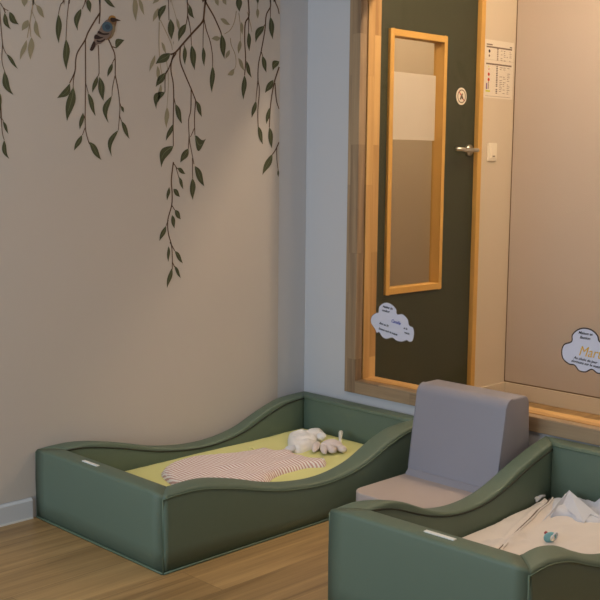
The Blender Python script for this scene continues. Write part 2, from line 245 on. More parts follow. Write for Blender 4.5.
# traced mural, cloth and sticker outlines, in metres
VINES=[('v',[(0.00156,[(-1.356,1.671),(-1.346,1.657),(-1.329,1.65)]),(0.00208,[(-1.346,1.657),(-1.34,1.642)]),(0.00168,[(-1.36,1.664),(-1.356,1.598),(-1.352,1.547),(-1.347,1.529),(-1.34,1.517)]),(0.00156,[(-1.352,1.547),(-1.356,1.504),(-1.353,1.479),(-1.345,1.458)]),(0.00176,[(-1.364,1.359),(-1.363,1.312),(-1.361,1.272),(-1.355,1.25)]),(0.0012,[(-1.363,1.318),(-1.356,1.309)])],[(-1.343,1.642,-1.322,1.594,0.00975,-1),(-1.326,1.647,-1.294,1.612,0.012,-1),(-1.34,1.517,-1.301,1.474,0.00675,0),(-1.349,1.463,-1.319,1.392,0.013,-1),(-1.364,1.393,-1.365,1.315,0.0135,-1),(-1.358,1.309,-1.34,1.269,0.006,0),(-1.356,1.25,-1.339,1.191,0.009,-1)]),('f',[(0.00224,[(-1.236,2.5),(-1.2390999999999999,1.7530000000000001),(-1.24,1.693),(-1.243,1.677),(-1.248,1.652),(-1.256,1.614),(-1.265,1.573)]),(0.0016,[(-1.236,2.5),(-1.2436,1.7530000000000001),(-1.24,1.693),(-1.228,1.676)]),(0.0012,[(-1.248,1.661),(-1.234,1.632)]),(0.0016,[(-1.255,1.617),(-1.252,1.577)])],[(-1.272,1.702,-1.273,1.668,0.012,0),(-1.23,1.679,-1.202,1.641,0.01,0),(-1.234,1.632,-1.214,1.574,0.00975,-1),(-1.26,1.629,-1.284,1.593,0.011,0),(-1.268,1.566,-1.293,1.502,0.00825,0),(-1.25,1.577,-1.256,1.505,0.012,0)]),('v',[(0.00176,[(-1.126,2.5),(-1.1266999999999998,1.7650000000000001),(-1.13,1.705),(-1.141,1.688),(-1.15,1.656)])],[(-1.15,1.659,-1.15,1.565,0.0126,0)]),('v',[(0.00176,[(-1.105,2.5),(-1.1063,1.768),(-1.109,1.708),(-1.118,1.643),(-1.123,1.579)])],[(-1.123,1.582,-1.123,1.483,0.014,0)]),('v',[(0.00176,[(-1.042,2.5),(-1.0424,1.7750000000000001),(-1.046,1.715),(-1.058,1.685)])],[(-1.063,1.685,-1.077,1.612,0.012,-1),(-1.037,1.719,-1.027,1.676,0.011,0)]),('v',[(0.00352,[(-0.985,2.5),(-0.989,1.7810000000000001),(-0.989,1.721),(-0.989,1.682),(-0.993,1.643)]),(0.00288,[(-0.989,1.679),(-1.008,1.654),(-1.036,1.613),(-1.05,1.584),(-1.078,1.545),(-1.087,1.518),(-1.091,1.48),(-1.112,1.441)]),(0.00176,[(-1.091,1.48),(-1.097,1.452),(-1.099,1.426)]),(0.00224,[(-1.048,1.589),(-1.049,1.52),(-1.05,1.455),(-1.052,1.389),(-1.054,1.3),(-1.043,1.254),(-1.035,1.241)]),(0.0016,[(-1.05,1.445),(-1.04,1.413)]),(0.0016,[(-1.054,1.3),(-1.066,1.273)]),(0.0016,[(-1.053,1.323),(-1.063,1.346)]),(0.00192,[(-0.998,1.573),(-0.996,1.524),(-0.996,1.478)]),(0.0016,[(-0.996,1.481),(-1.004,1.464)]),(0.00288,[(-0.957,1.597),(-0.945,1.575),(-0.931,1.543),(-0.931,1.479)]),(0.00208,[(-0.931,1.479),(-0.923,1.446),(-0.917,1.413),(-0.913,1.372),(-0.916,1.335),(-0.921,1.294)]),(0.00192,[(-0.945,1.573),(-0.925,1.57)]),(0.0016,[(-0.931,1.536),(-0.944,1.515)]),(0.00176,[(-0.932,1.476),(-0.943,1.435),(-0.945,1.408)]),(0.0016,[(-0.913,1.386),(-0.907,1.369)]),(0.0016,[(-0.915,1.342),(-0.906,1.322)])],[(-1.111,1.44,-1.161,1.39,0.013,1),(-1.098,1.429,-1.125,1.316,0.018,0),(-1.063,1.346,-1.076,1.29,0.0086,0),(-1.068,1.273,-1.1,1.22,0.01,0),(-1.039,1.251,-0.992,1.191,0.013,0),(-1.042,1.413,-1.013,1.338,0.0106,0),(-1.003,1.471,-1.025,1.414,0.009,0),(-0.995,1.468,-0.98,1.389,0.0146,0),(-0.942,1.518,-0.963,1.47,0.0084,0),(-0.946,1.408,-0.961,1.316,0.0126,-1.5),(-0.921,1.294,-0.949,1.202,0.011,-1.5),(-0.908,1.325,-0.875,1.265,0.01,0),(-0.907,1.376,-0.897,1.354,0.006,0),(-0.927,1.568,-0.891,1.599,0.013,1.5),(-0.975,1.729,-0.927,1.703,0.009,0)]),('f',[],[(-0.848,1.751,-0.842,1.666,0.0125,0),(-0.831,1.746,-0.806,1.69,0.009,0)]),('v',[(0.0048,[(-0.528,2.5),(-0.5308,1.833),(-0.532,1.773),(-0.536,1.744),(-0.539,1.719),(-0.547,1.693),(-0.596,1.647),(-0.639,1.606),(-0.671,1.575),(-0.694,1.566)]),(0.004,[(-0.53,2.5),(-0.5463,1.833),(-0.534,1.773),(-0.493,1.72),(-0.461,1.67),(-0.456,1.655)]),(0.00192,[(-0.54,1.708),(-0.543,1.647),(-0.544,1.601)]),(0.0024,[(-0.539,1.705),(-0.528,1.667),(-0.509,1.625),(-0.499,1.579),(-0.499,1.536)]),(0.00176,[(-0.633,1.611),(-0.63,1.594)]),(0.0032,[(-0.649,1.596),(-0.65,1.547),(-0.629,1.502),(-0.6,1.451),(-0.578,1.409),(-0.571,1.395)]),(0.00224,[(-0.6,1.451),(-0.602,1.375),(-0.612,1.339),(-0.609,1.272),(-0.6,1.229),(-0.588,1.18)]),(0.0024,[(-0.579,1.409),(-0.585,1.344),(-0.583,1.286)]),(0.00176,[(-0.585,1.311),(-0.604,1.278)]),(0.002,[(-0.61,1.282),(-0.614,1.235)]),(0.002,[(-0.595,1.202),(-0.595,1.129)]),(0.0024,[(-0.667,1.573),(-0.687,1.547),(-0.703,1.514),(-0.717,1.489),(-0.719,1.433)]),(0.002,[(-0.703,1.515),(-0.719,1.496)]),(0.003,[(-0.676,1.573),(-0.69,1.54),(-0.691,1.505),(-0.682,1.466),(-0.68,1.408),(-0.683,1.333),(-0.683,1.244)]),(0.002,[(-0.681,1.421),(-0.673,1.394)]),(0.0028,[(-0.683,1.187),(-0.693,1.122),(-0.69,1.079),(-0.692,1.032),(-0.71,0.979),(-0.708,0.93),(-0.693,0.881),(-0.691,0.808),(-0.693,0.796)]),(0.00176,[(-0.683,1.183),(-0.665,1.162)]),(0.0016,[(-0.672,1.169),(-0.658,1.129)]),(0.002,[(-0.692,1.032),(-0.678,1.014)]),(0.0016,[(-0.708,0.978),(-0.719,0.957)]),(0.002,[(-0.701,0.898),(-0.679,0.865)]),(0.002,[(-0.691,0.825),(-0.68,0.806)])],[(-0.694,1.57,-0.76,1.528,0.01625,0),(-0.456,1.659,-0.441,1.569,0.01625,0),(-0.544,1.605,-0.538,1.535,0.01,0),(-0.499,1.54,-0.502,1.443,0.01325,0),(-0.63,1.601,-0.628,1.534,0.0106,0),(-0.576,1.409,-0.55,1.352,0.01125,0),(-0.583,1.284,-0.531,1.274,0.026,-4),(-0.614,1.236,-0.652,1.185,0.015,0),(-0.584,1.173,-0.539,1.098,0.01625,0),(-0.596,1.129,-0.594,1.049,0.015,0),(-0.719,1.5,-0.76,1.449,0.01375,0),(-0.719,1.433,-0.758,1.371,0.016,-2),(-0.673,1.394,-0.643,1.324,0.01325,0),(-0.684,1.322,-0.717,1.261,0.01,0),(-0.683,1.244,-0.737,1.167,0.02,-1.5),(-0.665,1.165,-0.628,1.144,0.009,0),(-0.658,1.133,-0.638,1.088,0.008,0),(-0.684,1.09,-0.654,1.061,0.01075,0),(-0.703,1.097,-0.713,1.049,0.008,0),(-0.678,1.014,-0.651,0.979,0.01175,0),(-0.691,0.996,-0.68,0.947,0.0105,0),(-0.719,0.957,-0.749,0.904,0.0106,0),(-0.708,0.884,-0.709,0.826,0.0076,0),(-0.679,0.865,-0.642,0.817,0.0095,0),(-0.681,0.81,-0.652,0.763,0.0076,0),(-0.693,0.803,-0.716,0.731,0.01075,0),(-0.68,1.614,-0.679,1.6,0.001,0)]),('v',[(0.0022,[(-0.697,2.5),(-0.7016,1.814),(-0.701,1.754),(-0.699,1.685)])],[(-0.693,1.689,-0.688,1.618,0.017,0),(-0.712,1.735,-0.742,1.676,0.0126,-1)]),('v',[(0.0026,[(-0.612,2.5),(-0.6163,1.823),(-0.616,1.763),(-0.615,1.711),(-0.623,1.675)]),(0.0022,[(-0.614,1.708),(-0.602,1.66),(-0.598,1.607)]),(0.002,[(-0.616,1.756),(-0.608,1.743)])],[(-0.623,1.679,-0.657,1.614,0.01425,-0.5),(-0.598,1.607,-0.583,1.519,0.01625,0),(-0.608,1.747,-0.584,1.702,0.012,-1)]),('v',[(0.0036,[(-0.318,2.5),(-0.3229,1.857),(-0.322,1.797),(-0.319,1.738),(-0.337,1.71),(-0.34,1.647),(-0.335,1.574),(-0.34,1.517)]),(0.0022,[(-0.319,1.738),(-0.321,1.675)]),(0.002,[(-0.362,2.5),(-0.3663,1.863),(-0.366,1.803),(-0.365,1.792)])],[(-0.372,1.805,-0.367,1.748,0.0175,0),(-0.341,1.517,-0.346,1.424,0.01425,0),(-0.331,1.57,-0.303,1.509,0.01075,-0.5),(-0.321,1.679,-0.316,1.607,0.01175,0)]),('v',[(0.0032,[(-0.204,2.5),(-0.208,1.869),(-0.208,1.809),(-0.208,1.783),(-0.229,1.751),(-0.236,1.694),(-0.254,1.617),(-0.269,1.56),(-0.271,1.503),(-0.263,1.466),(-0.271,1.389),(-0.269,1.325)]),(0.0022,[(-0.27,1.511),(-0.279,1.446),(-0.281,1.419)]),(0.002,[(-0.208,1.779),(-0.207,1.742)]),(0.002,[(-0.254,1.61),(-0.246,1.592)]),(0.002,[(-0.233,1.717),(-0.244,1.705)]),(0.002,[(-0.272,2.5),(-0.276,1.873),(-0.276,1.813),(-0.276,1.802)])],[(-0.27,1.328,-0.244,1.258,0.0125,0),(-0.281,1.423,-0.303,1.358,0.012,0),(-0.239,1.709,-0.284,1.641,0.01575,-1),(-0.208,1.746,-0.194,1.662,0.0159,0),(-0.249,1.595,-0.227,1.534,0.0135,0),(-0.276,1.813,-0.273,1.787,0.0075,0)]),('v',[(0.0036,[(-0.18,2.5),(-0.1888,1.872),(-0.184,1.812),(-0.168,1.784),(-0.161,1.762)]),(0.0036,[(-0.159,1.56),(-0.168,1.54),(-0.184,1.501),(-0.197,1.45),(-0.205,1.4),(-0.21,1.326)]),(0.00288,[(-0.181,1.497),(-0.173,1.432),(-0.158,1.398)]),(0.0032,[(-0.156,1.27),(-0.176,1.238),(-0.195,1.218)]),(0.0022,[(-0.169,1.246),(-0.168,1.199),(-0.159,1.152)])],[(-0.159,1.581,-0.193,1.542,0.01575,-1.5),(-0.19,1.508,-0.234,1.456,0.015,0),(-0.21,1.4,-0.226,1.337,0.01175,0),(-0.21,1.326,-0.195,1.243,0.0144,0),(-0.193,1.222,-0.246,1.14,0.0171,0),(-0.162,1.16,-0.159,1.132,0.00575,0)]),('f',[(0.0016,[(-0.6839999999999999,2.5),(-0.6933999999999999,1.815),(-0.688,1.755),(-0.67,1.705),(-0.648,1.648)]),(0.002,[(-0.742,1.674),(-0.744,1.595),(-0.739,1.526),(-0.726,1.475)]),(0.002,[(-0.737,1.681),(-0.693,1.61),(-0.685,1.582)]),(0.0016,[(-0.712,1.546),(-0.703,1.476),(-0.711,1.378)]),(0.002,[(-0.382,1.75),(-0.392,1.709),(-0.412,1.678),(-0.441,1.66)]),(0.002,[(-0.412,1.648),(-0.407,1.623),(-0.387,1.588),(-0.384,1.552),(-0.394,1.532)]),(0.002,[(-0.37,1.744),(-0.362,1.697),(-0.362,1.645)]),(0.002,[(-0.327,1.752),(-0.311,1.709),(-0.303,1.68)]),(0.0024,[(-0.27,2.5),(-0.27340000000000003,1.862),(-0.274,1.802),(-0.276,1.772)])],[(-0.745,1.722,-0.77,1.671,0.01,0),(-0.733,1.606,-0.712,1.566,0.007,0),(-0.762,1.559,-0.787,1.499,0.008,0),(-0.711,1.381,-0.714,1.307,0.01125,0),(-0.752,1.522,-0.746,1.467,0.00875,0),(-0.737,1.46,-0.749,1.397,0.008,0),(-0.666,1.695,-0.65,1.648,0.0075,0),(-0.461,1.713,-0.412,1.696,0.0095,0),(-0.461,1.644,-0.504,1.637,0.01,0),(-0.416,1.604,-0.436,1.57,0.0086,0),(-0.394,1.536,-0.426,1.512,0.01075,1),(-0.372,1.578,-0.341,1.532,0.01,0),(-0.357,1.712,-0.352,1.665,0.00875,0),(-0.362,1.645,-0.372,1.593,0.01,0),(-0.276,1.772,-0.273,1.732,0.009,0),(-0.485,1.789,-0.47,1.758,0.01125,0),(-0.451,1.793,-0.431,1.766,0.01125,0),(-0.736,1.763,-0.771,1.732,0.008,0)])]
CURL=[(-0.584,1.285),(-0.588,1.258),(-0.574,1.236),(-0.553,1.234),(-0.533,1.251),(-0.532,1.273),(-0.555,1.259),(-0.568,1.273)]
BIRD=[('bird_rust',[(-0.961,1.659),(-0.953,1.671),(-0.942,1.676),(-0.931,1.673),(-0.924,1.665),(-0.923,1.654),(-0.928,1.64),(-0.932,1.622),(-0.94,1.606),(-0.954,1.596),(-0.973,1.592),(-0.989,1.595),(-0.988,1.634)]),('bird_grey',[(-0.964,1.659),(-0.98,1.642),(-0.991,1.628),(-1.003,1.611),(-1.013,1.595),(-1.018,1.579),(-1.029,1.56),(-1.031,1.554),(-1.024,1.552),(-1.016,1.558),(-1.003,1.574),(-0.987,1.579),(-0.968,1.593),(-0.951,1.607),(-0.943,1.626),(-0.945,1.643),(-0.95,1.653)]),('bird_dark',[(-1.009,1.607),(-1.014,1.593),(-0.994,1.593),(-0.976,1.601),(-0.989,1.601)]),('bird_dark',[(-1.017,1.584),(-1.03,1.56),(-1.031,1.554),(-1.024,1.552),(-1.016,1.559),(-1.009,1.576)]),('bird_dark',[(-0.996,1.62),(-1.0,1.612),(-0.978,1.608),(-0.961,1.61),(-0.954,1.616),(-0.978,1.614)]),('bird_dark',[(-1.005,1.589),(-0.989,1.588),(-0.97,1.597),(-0.979,1.587),(-1.0,1.582)]),('bird_blue',[(-0.982,1.639),(-0.975,1.649),(-0.961,1.653),(-0.946,1.649),(-0.94,1.639),(-0.943,1.629),(-0.955,1.621),(-0.97,1.62),(-0.98,1.626)]),('bird_navy',[(-0.972,1.638),(-0.961,1.645),(-0.95,1.639),(-0.952,1.631),(-0.964,1.627)]),('bird_gold',[(-0.957,1.666),(-0.949,1.673),(-0.937,1.676),(-0.927,1.671),(-0.934,1.668),(-0.945,1.669),(-0.952,1.662)]),('bird_dark',[(-0.949,1.665),(-0.938,1.669),(-0.925,1.667),(-0.909,1.663),(-0.909,1.661),(-0.926,1.658),(-0.937,1.654),(-0.946,1.656)]),('bird_cream',[(-0.943,1.645),(-0.933,1.644),(-0.93,1.629),(-0.938,1.612),(-0.949,1.601),(-0.943,1.621),(-0.94,1.637)])]
BAG=[(-0.931,-0.244),(-0.856,-0.183),(-0.799,-0.167),(-0.7,-0.163),(-0.635,-0.204),(-0.52,-0.239),(-0.46,-0.256),(-0.45,-0.31),(-0.408,-0.315),(-0.411,-0.349),(-0.438,-0.408),(-0.428,-0.46),(-0.4,-0.504),(-0.414,-0.526),(-0.446,-0.544),(-0.499,-0.515),(-0.565,-0.512),(-0.63,-0.514),(-0.683,-0.53),(-0.761,-0.572),(-0.829,-0.581),(-0.897,-0.561),(-0.968,-0.495),(-0.98,-0.397)]
LOVEY=[(-0.275,-0.188),(-0.231,-0.171),(-0.201,-0.197),(-0.161,-0.212),(-0.134,-0.225),(-0.153,-0.27),(-0.227,-0.304),(-0.287,-0.347),(-0.337,-0.358),(-0.383,-0.363),(-0.395,-0.333),(-0.351,-0.269)]
LV={'head':[(-0.212,-0.308)],'e1':[(-0.264,-0.34),(-0.356,-0.409)],'e2':[(-0.261,-0.363),(-0.347,-0.454)],'body':[(-0.263,-0.381),(-0.25,-0.431)],'foot':[(-0.255,-0.445),(-0.271,-0.478)],'tag':[(-0.137,-0.337)],'foot2':[(-0.272,-0.41),(-0.315,-0.466)]}
C={'c1':[(-0.361,0.545),(-0.339,0.569),(-0.344,0.595),(-0.367,0.611),(-0.377,0.614),(-0.382,0.638),(-0.409,0.655),(-0.44,0.654),(-0.468,0.636),(-0.473,0.617),(-0.5,0.62),(-0.526,0.603),(-0.534,0.581),(-0.553,0.574),(-0.559,0.55),(-0.552,0.522),(-0.535,0.516),(-0.523,0.52),(-0.501,0.512),(-0.474,0.512),(-0.451,0.521),(-0.423,0.513),(-0.4,0.518),(-0.384,0.534),(-0.371,0.531)],'c2':[(-1.227,0.607),(-1.228,0.628),(-1.246,0.648),(-1.271,0.658),(-1.301,0.655),(-1.324,0.639),(-1.332,0.62),(-1.353,0.626),(-1.378,0.616),(-1.39,0.592),(-1.388,0.562),(-1.372,0.537),(-1.358,0.518),(-1.33,0.511),(-1.308,0.521),(-1.286,0.509),(-1.26,0.51),(-1.243,0.526),(-1.222,0.527),(-1.198,0.542),(-1.191,0.569),(-1.2,0.594)]}
FLAP=[(-0.358, -1.384, 0.117), (-0.211, -1.36, 0.128), (-0.283, -1.479, 0.117), (-0.224, -1.465, 0.128), (-0.222, -1.511, 0.12), (-0.149, -1.346, 0.16)]
LINES1=[('Atelier de', 0.0125, -0.425, 0.637, -0.1, 'ink', 1), ('couleur', 0.0125, -0.416, 0.623, -0.1, 'ink', 1), ('Camille', 0.017, -0.468, 0.585, -0.15, 'blue', 0.9), ('Bon au lit', 0.012, -0.408, 0.569, -0.15, 'ink', 1), ('bonne nuit le nuage', 0.012, -0.429, 0.544, -0.15, 'ink', 1.0), ('et le', 0.0115, -0.516, 0.566, -0.15, 'ink', 0.9), ('matin', 0.0115, -0.523, 0.549, -0.15, 'ink', 1)]
LINES2=[('Maison et', 0.013, -1.279, 0.639, -0.03, 'ink', 1), ('Bastion', 0.013, -1.278, 0.624, -0.03, 'ink', 1), ('Marti', 0.047, -1.302, 0.577, -0.02, 'yellow', 0.9), ('Au choix du jour', 0.0125, -1.283, 0.551, -0.07, 'ink', 1), ('dormons sur le nuage', 0.0125, -1.286, 0.538, -0.07, 'ink', 1)]


# ============================================================ SETTING
XL, YF, H = -4.6, -4.6, 2.62     # room extents
OY0, OY1, OZ0, OZ1 = -.296, -3.3, .336, 1.87   # clear opening of the interior window
b = MB(); b.box(XL-.1, 0, YF-.1, .1, -.1, 0, 'floor'); struct(b.build('floor'))
b = MB(); b.box(XL-.1, .05, YF-.1, .1, H, H+.1, 'ceil'); struct(b.build('ceiling'))
b = MB(); b.box(XL-.1, .0, 0, .1, 0, H, 'paint'); struct(b.build('wall_back'))
b = MB(); b.box(XL-.1, .1, YF-.1, YF, 0, H, 'paint'); struct(b.build('wall_front'))
b = MB()
for z0, z1, y0, y1 in ((0, .5, YF, 0), (2.2, H, YF, 0), (.5, 2.2, -.2, 0), (.5, 2.2, YF, -2.3)): b.box(XL-.1, XL, y0, y1, z0, z1, 'paint')
struct(b.build('wall_left'))
# wall with the interior window
b = MB(); e = .03
b.box(0, .1, OY0+e, 0, 0, H, 'paint'); b.box(0, .1, YF, OY1-e, 0, H, 'paint')
b.box(0, .1, OY1-e, OY0+e, 0, OZ0-e, 'paint'); b.box(0, .1, OY1-e, OY0+e, OZ1+e, H, 'paint')
struct(b.build('wall_right'))
b = MB(); b.prism([(0, 0), (-.011, 0), (-.011, .062), (-.006, .07), (0, .07)], 'x', XL, -1.29, 'skirt')
b.box(XL, -1.29, -.013, -.009, 0, .006, 'tag'); struct(b.build('baseboard_back'))
# interior window: oak frame, sill, glass
wn = empty('window_1', (0, 0, 0)); struct(wn)
FO = .056
def frame_piece(name, y0, y1, z0, z1, m):
    b = MB(); b.box(-.014, .026, y0, y1, z0, z1, m); return b.build(name, wn, bevel=.002)
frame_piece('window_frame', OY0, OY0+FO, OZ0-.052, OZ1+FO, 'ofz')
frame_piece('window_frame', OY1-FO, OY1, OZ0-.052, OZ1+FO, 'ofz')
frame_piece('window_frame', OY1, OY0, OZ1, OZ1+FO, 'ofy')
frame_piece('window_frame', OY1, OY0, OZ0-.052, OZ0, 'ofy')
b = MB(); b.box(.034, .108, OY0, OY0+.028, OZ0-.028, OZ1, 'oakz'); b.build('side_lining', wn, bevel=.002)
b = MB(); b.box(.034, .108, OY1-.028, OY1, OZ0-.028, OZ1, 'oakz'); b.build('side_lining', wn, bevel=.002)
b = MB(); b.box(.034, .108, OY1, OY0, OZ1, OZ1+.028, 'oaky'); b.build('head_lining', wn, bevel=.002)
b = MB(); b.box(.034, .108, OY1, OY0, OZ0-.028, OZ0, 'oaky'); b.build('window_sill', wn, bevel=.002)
b = MB(); b.box(.0275, .0325, OY1-.02, OY0+.02, OZ0-.02, OZ1+.02, 'glass'); b.build('glass_pane', wn)
# corridor behind the window
CX = 1.47
b = MB(); b.box(.0, CX+.1, YF, 1.6, -.1, 0, 'floor'); struct(b.build('floor'))
b = MB(); b.box(.05, CX+.1, YF, 1.6, 2.5, 2.6, 'ceil'); struct(b.build('ceiling'))
b = MB(); b.box(CX, CX+.1, YF, 1.6, 0, 2.5, 'cream')
struct(b.build('wall_corridor'))
b = MB(); b.box(CX-.006, CX, YF, -.006, .086, 2.5, 'panel'); b.box(CX-.0065, CX-.001, -.006, -.0005, .084, 2.5, 'joint'); b.box(CX-.0065, CX-.001, YF, -.001, .079, .086, 'joint')
struct(b.build('wall_panel'))
b = MB(); b.box(CX-.012, CX, YF, 0, 0, .079, 'cream'); struct(b.build('baseboard_corridor', bevel=.002))
b = MB(); b.box(1.19, CX-.012, -.012, 0, 0, .079, 'cream'); struct(b.build('baseboard_door_side', bevel=.002))
b = MB(); b.box(.1, CX, YF-.1, YF, 0, 2.5, 'cream'); struct(b.build('wall_corridor_end'))
# wall that holds the green door
DX0, DX1, DT = .3, 1.15, 2.12
b = MB(); b.box(.1, DX0-.06, 0, .1, 0, 2.5, 'cream'); b.box(DX1+.03, CX, 0, .1, 0, 2.5, 'cream'); b.box(DX0-.06, DX1+.03, 0, .1, DT+.05, 2.5, 'cream')
struct(b.build('wall_door_side'))
b = MB(); b.box(.1, CX, 1.25, 1.35, 0, 2.5, 'cream'); b.box(.0, .1, .1, 1.35, 0, 2.5, 'cream')
b.box(.955, .96, 1.246, 1.25, 0, 2.5, 'joint'); struct(b.build('wall_far_room'))
dr = empty('door_1', (DX0, 0, 0)); struct(dr)
def dpart(bm, name, bevel=0): 
    bm.v = [(x-DX0, y, z) for x, y, z in bm.v]; return bm.build(name, dr, bevel)
b = MB(); b.box(DX1+.004, DX1+.036, -.016, .09, 0, DT+.055, 'pine'); dpart(b, 'door_frame', .003)
b = MB(); b.box(DX0-.055, DX0-.004, -.016, .09, 0, DT+.055, 'pine'); dpart(b, 'door_frame', .003)
b = MB(); b.box(DX0-.004, DX1+.004, -.0155, .09, DT+.004, DT+.055, 'pine'); dpart(b, 'door_frame', .003)
wx0, wx1, wz0, wz1 = .525, .885, .635, 1.742
b = MB()
g = .005
for q in ((DX0, wx0-g, .006, DT), (wx1+g, DX1, .006, DT), (wx0-g, wx1+g, .006, wz0-g), (wx0-g, wx1+g, wz1+g, DT)): b.box(q[0], q[1], .006, .05, q[2], q[3], 'door')
dpart(b, 'door_leaf')
b = MB(); t = .03
for q in ((wx0-.022, wx0, wz0-t, wz1+t), (wx1, wx1+.022, wz0-t, wz1+t), (wx0, wx1, wz0-t, wz0), (wx0, wx1, wz1, wz1+t)): b.box(q[0], q[1], -.008, .052, q[2], q[3], 'pine')
dpart(b, 'vision_frame', .003)
b = MB(); b.box(wx0, wx1, .040, .046, wz0, wz1, 'glass'); dpart(b, 'door_glass')
b = MB(); HZ = 1.258
b.tube([(1.105, .006, HZ), (1.105, -.006, HZ)], .026, 'steel', 20)
b.tube([(1.105, -.004, HZ), (1.105, -.045, HZ), (1.10, -.052, HZ), (1.085, -.055, HZ), (1.0, -.055, HZ), (.935, -.052, HZ+.003)], .0095, 'steel', 12)
dpart(b, 'door_handle')

# ============================================================ THE MURAL
mu = empty('wall_mural', (-.155, 0, 0)); tag(mu, 'beige wallpaper mural painted with hanging leafy green vines', 'mural')
OX = .155
def mpart(bm, name, **k):
    bm.v = [(x+OX, y, z) for x, y, z in bm.v]; return bm.build(name, mu, **k)
b = MB(); b.box(XL, -.155, -.0015, 0, .072, H-.002, 'paper'); mpart(b, 'wallpaper')
YS, YL = -.0022, -.0026
def flat(bm, poly, y, m):
    bm.add([(p[0], y, p[1]) for p in poly], [tuple(range(len(poly)))], m)
def ribbon(bm, pts, r, y, m):
    pts = spline2(pts, 4) if len(pts) > 2 else list(pts); vs = []
    for i, p in enumerate(pts):
        a = pts[max(i-1, 0)]; c = pts[min(i+1, len(pts)-1)]; dx, dz = c[0]-a[0], c[1]-a[1]; L = math.hypot(dx, dz) or 1
        k = 1-.35*i/len(pts)
        vs += [(p[0]-dz/L*r*k, y, p[1]+dx/L*r*k), (p[0]+dz/L*r*k, y, p[1]-dx/L*r*k)]
    bm.add(vs, [(2*i, 2*i+1, 2*i+3, 2*i+2) for i in range(len(pts)-1)], m)
def leaf(bm, x0, z0, x1, z1, hw, bend, y, ml, mv):
    dx, dz = x1-x0, z1-z0; L = math.hypot(dx, dz); nx, nz = -dz/L, dx/L; n = 10; Lp = []; R = []; C = []
    for i in range(n+1):
        t = i/n; c = bend*L*.14*math.sin(PI*t)**1 + .02*L*math.sin(2*PI*t)
        wd = hw*(math.sin(PI*t**.82)**1.15 if 0 < t < 1 else 0)*1.02
        cx, cz = x0+dx*t+nx*c, z0+dz*t+nz*c
        wd *= .88; Lp.append((cx+nx*wd, cz+nz*wd)); R.append((cx-nx*wd, cz-nz*wd)); C.append((cx, cz))
    vs = [(p[0], y, p[1]) for p in Lp]+[(p[0], y, p[1]) for p in R]
    bm.add(vs, [(i, i+1, n+2+i, n+1+i) for i in range(n)], ml)
    if mv:
        ribbon(bm, C[:8], hw*.07, y-.0003, mv)
for kind, stems, leaves in VINES:
    b = MB(); f = kind == 'f'
    for r, pts in stems:
        ribbon(b, [(min(x, -.156), z) for x, z in pts], r, YS, 'fstem' if f else 'stem')
    for x0, z0, x1, z1, hw, bend in leaves:
        leaf(b, x0, z0, x1, z1, hw, bend, YL, 'fleaf' if f else 'leaf', None if f else 'vein')
    b.v = [(min(x, -.1555), y, z) for x, y, z in b.v]
    o = mpart(b, 'painted_vine', recalc=False)
    if f: o['label'] = 'faded background vine'
b = MB()
for i, (m, poly) in enumerate(BIRD): flat(b, closed_spline(poly, 3), -.003-.00015*i, m)
tag(mpart(b, 'painted_bird', recalc=False), 'small blue and brown bird perched on a vine')

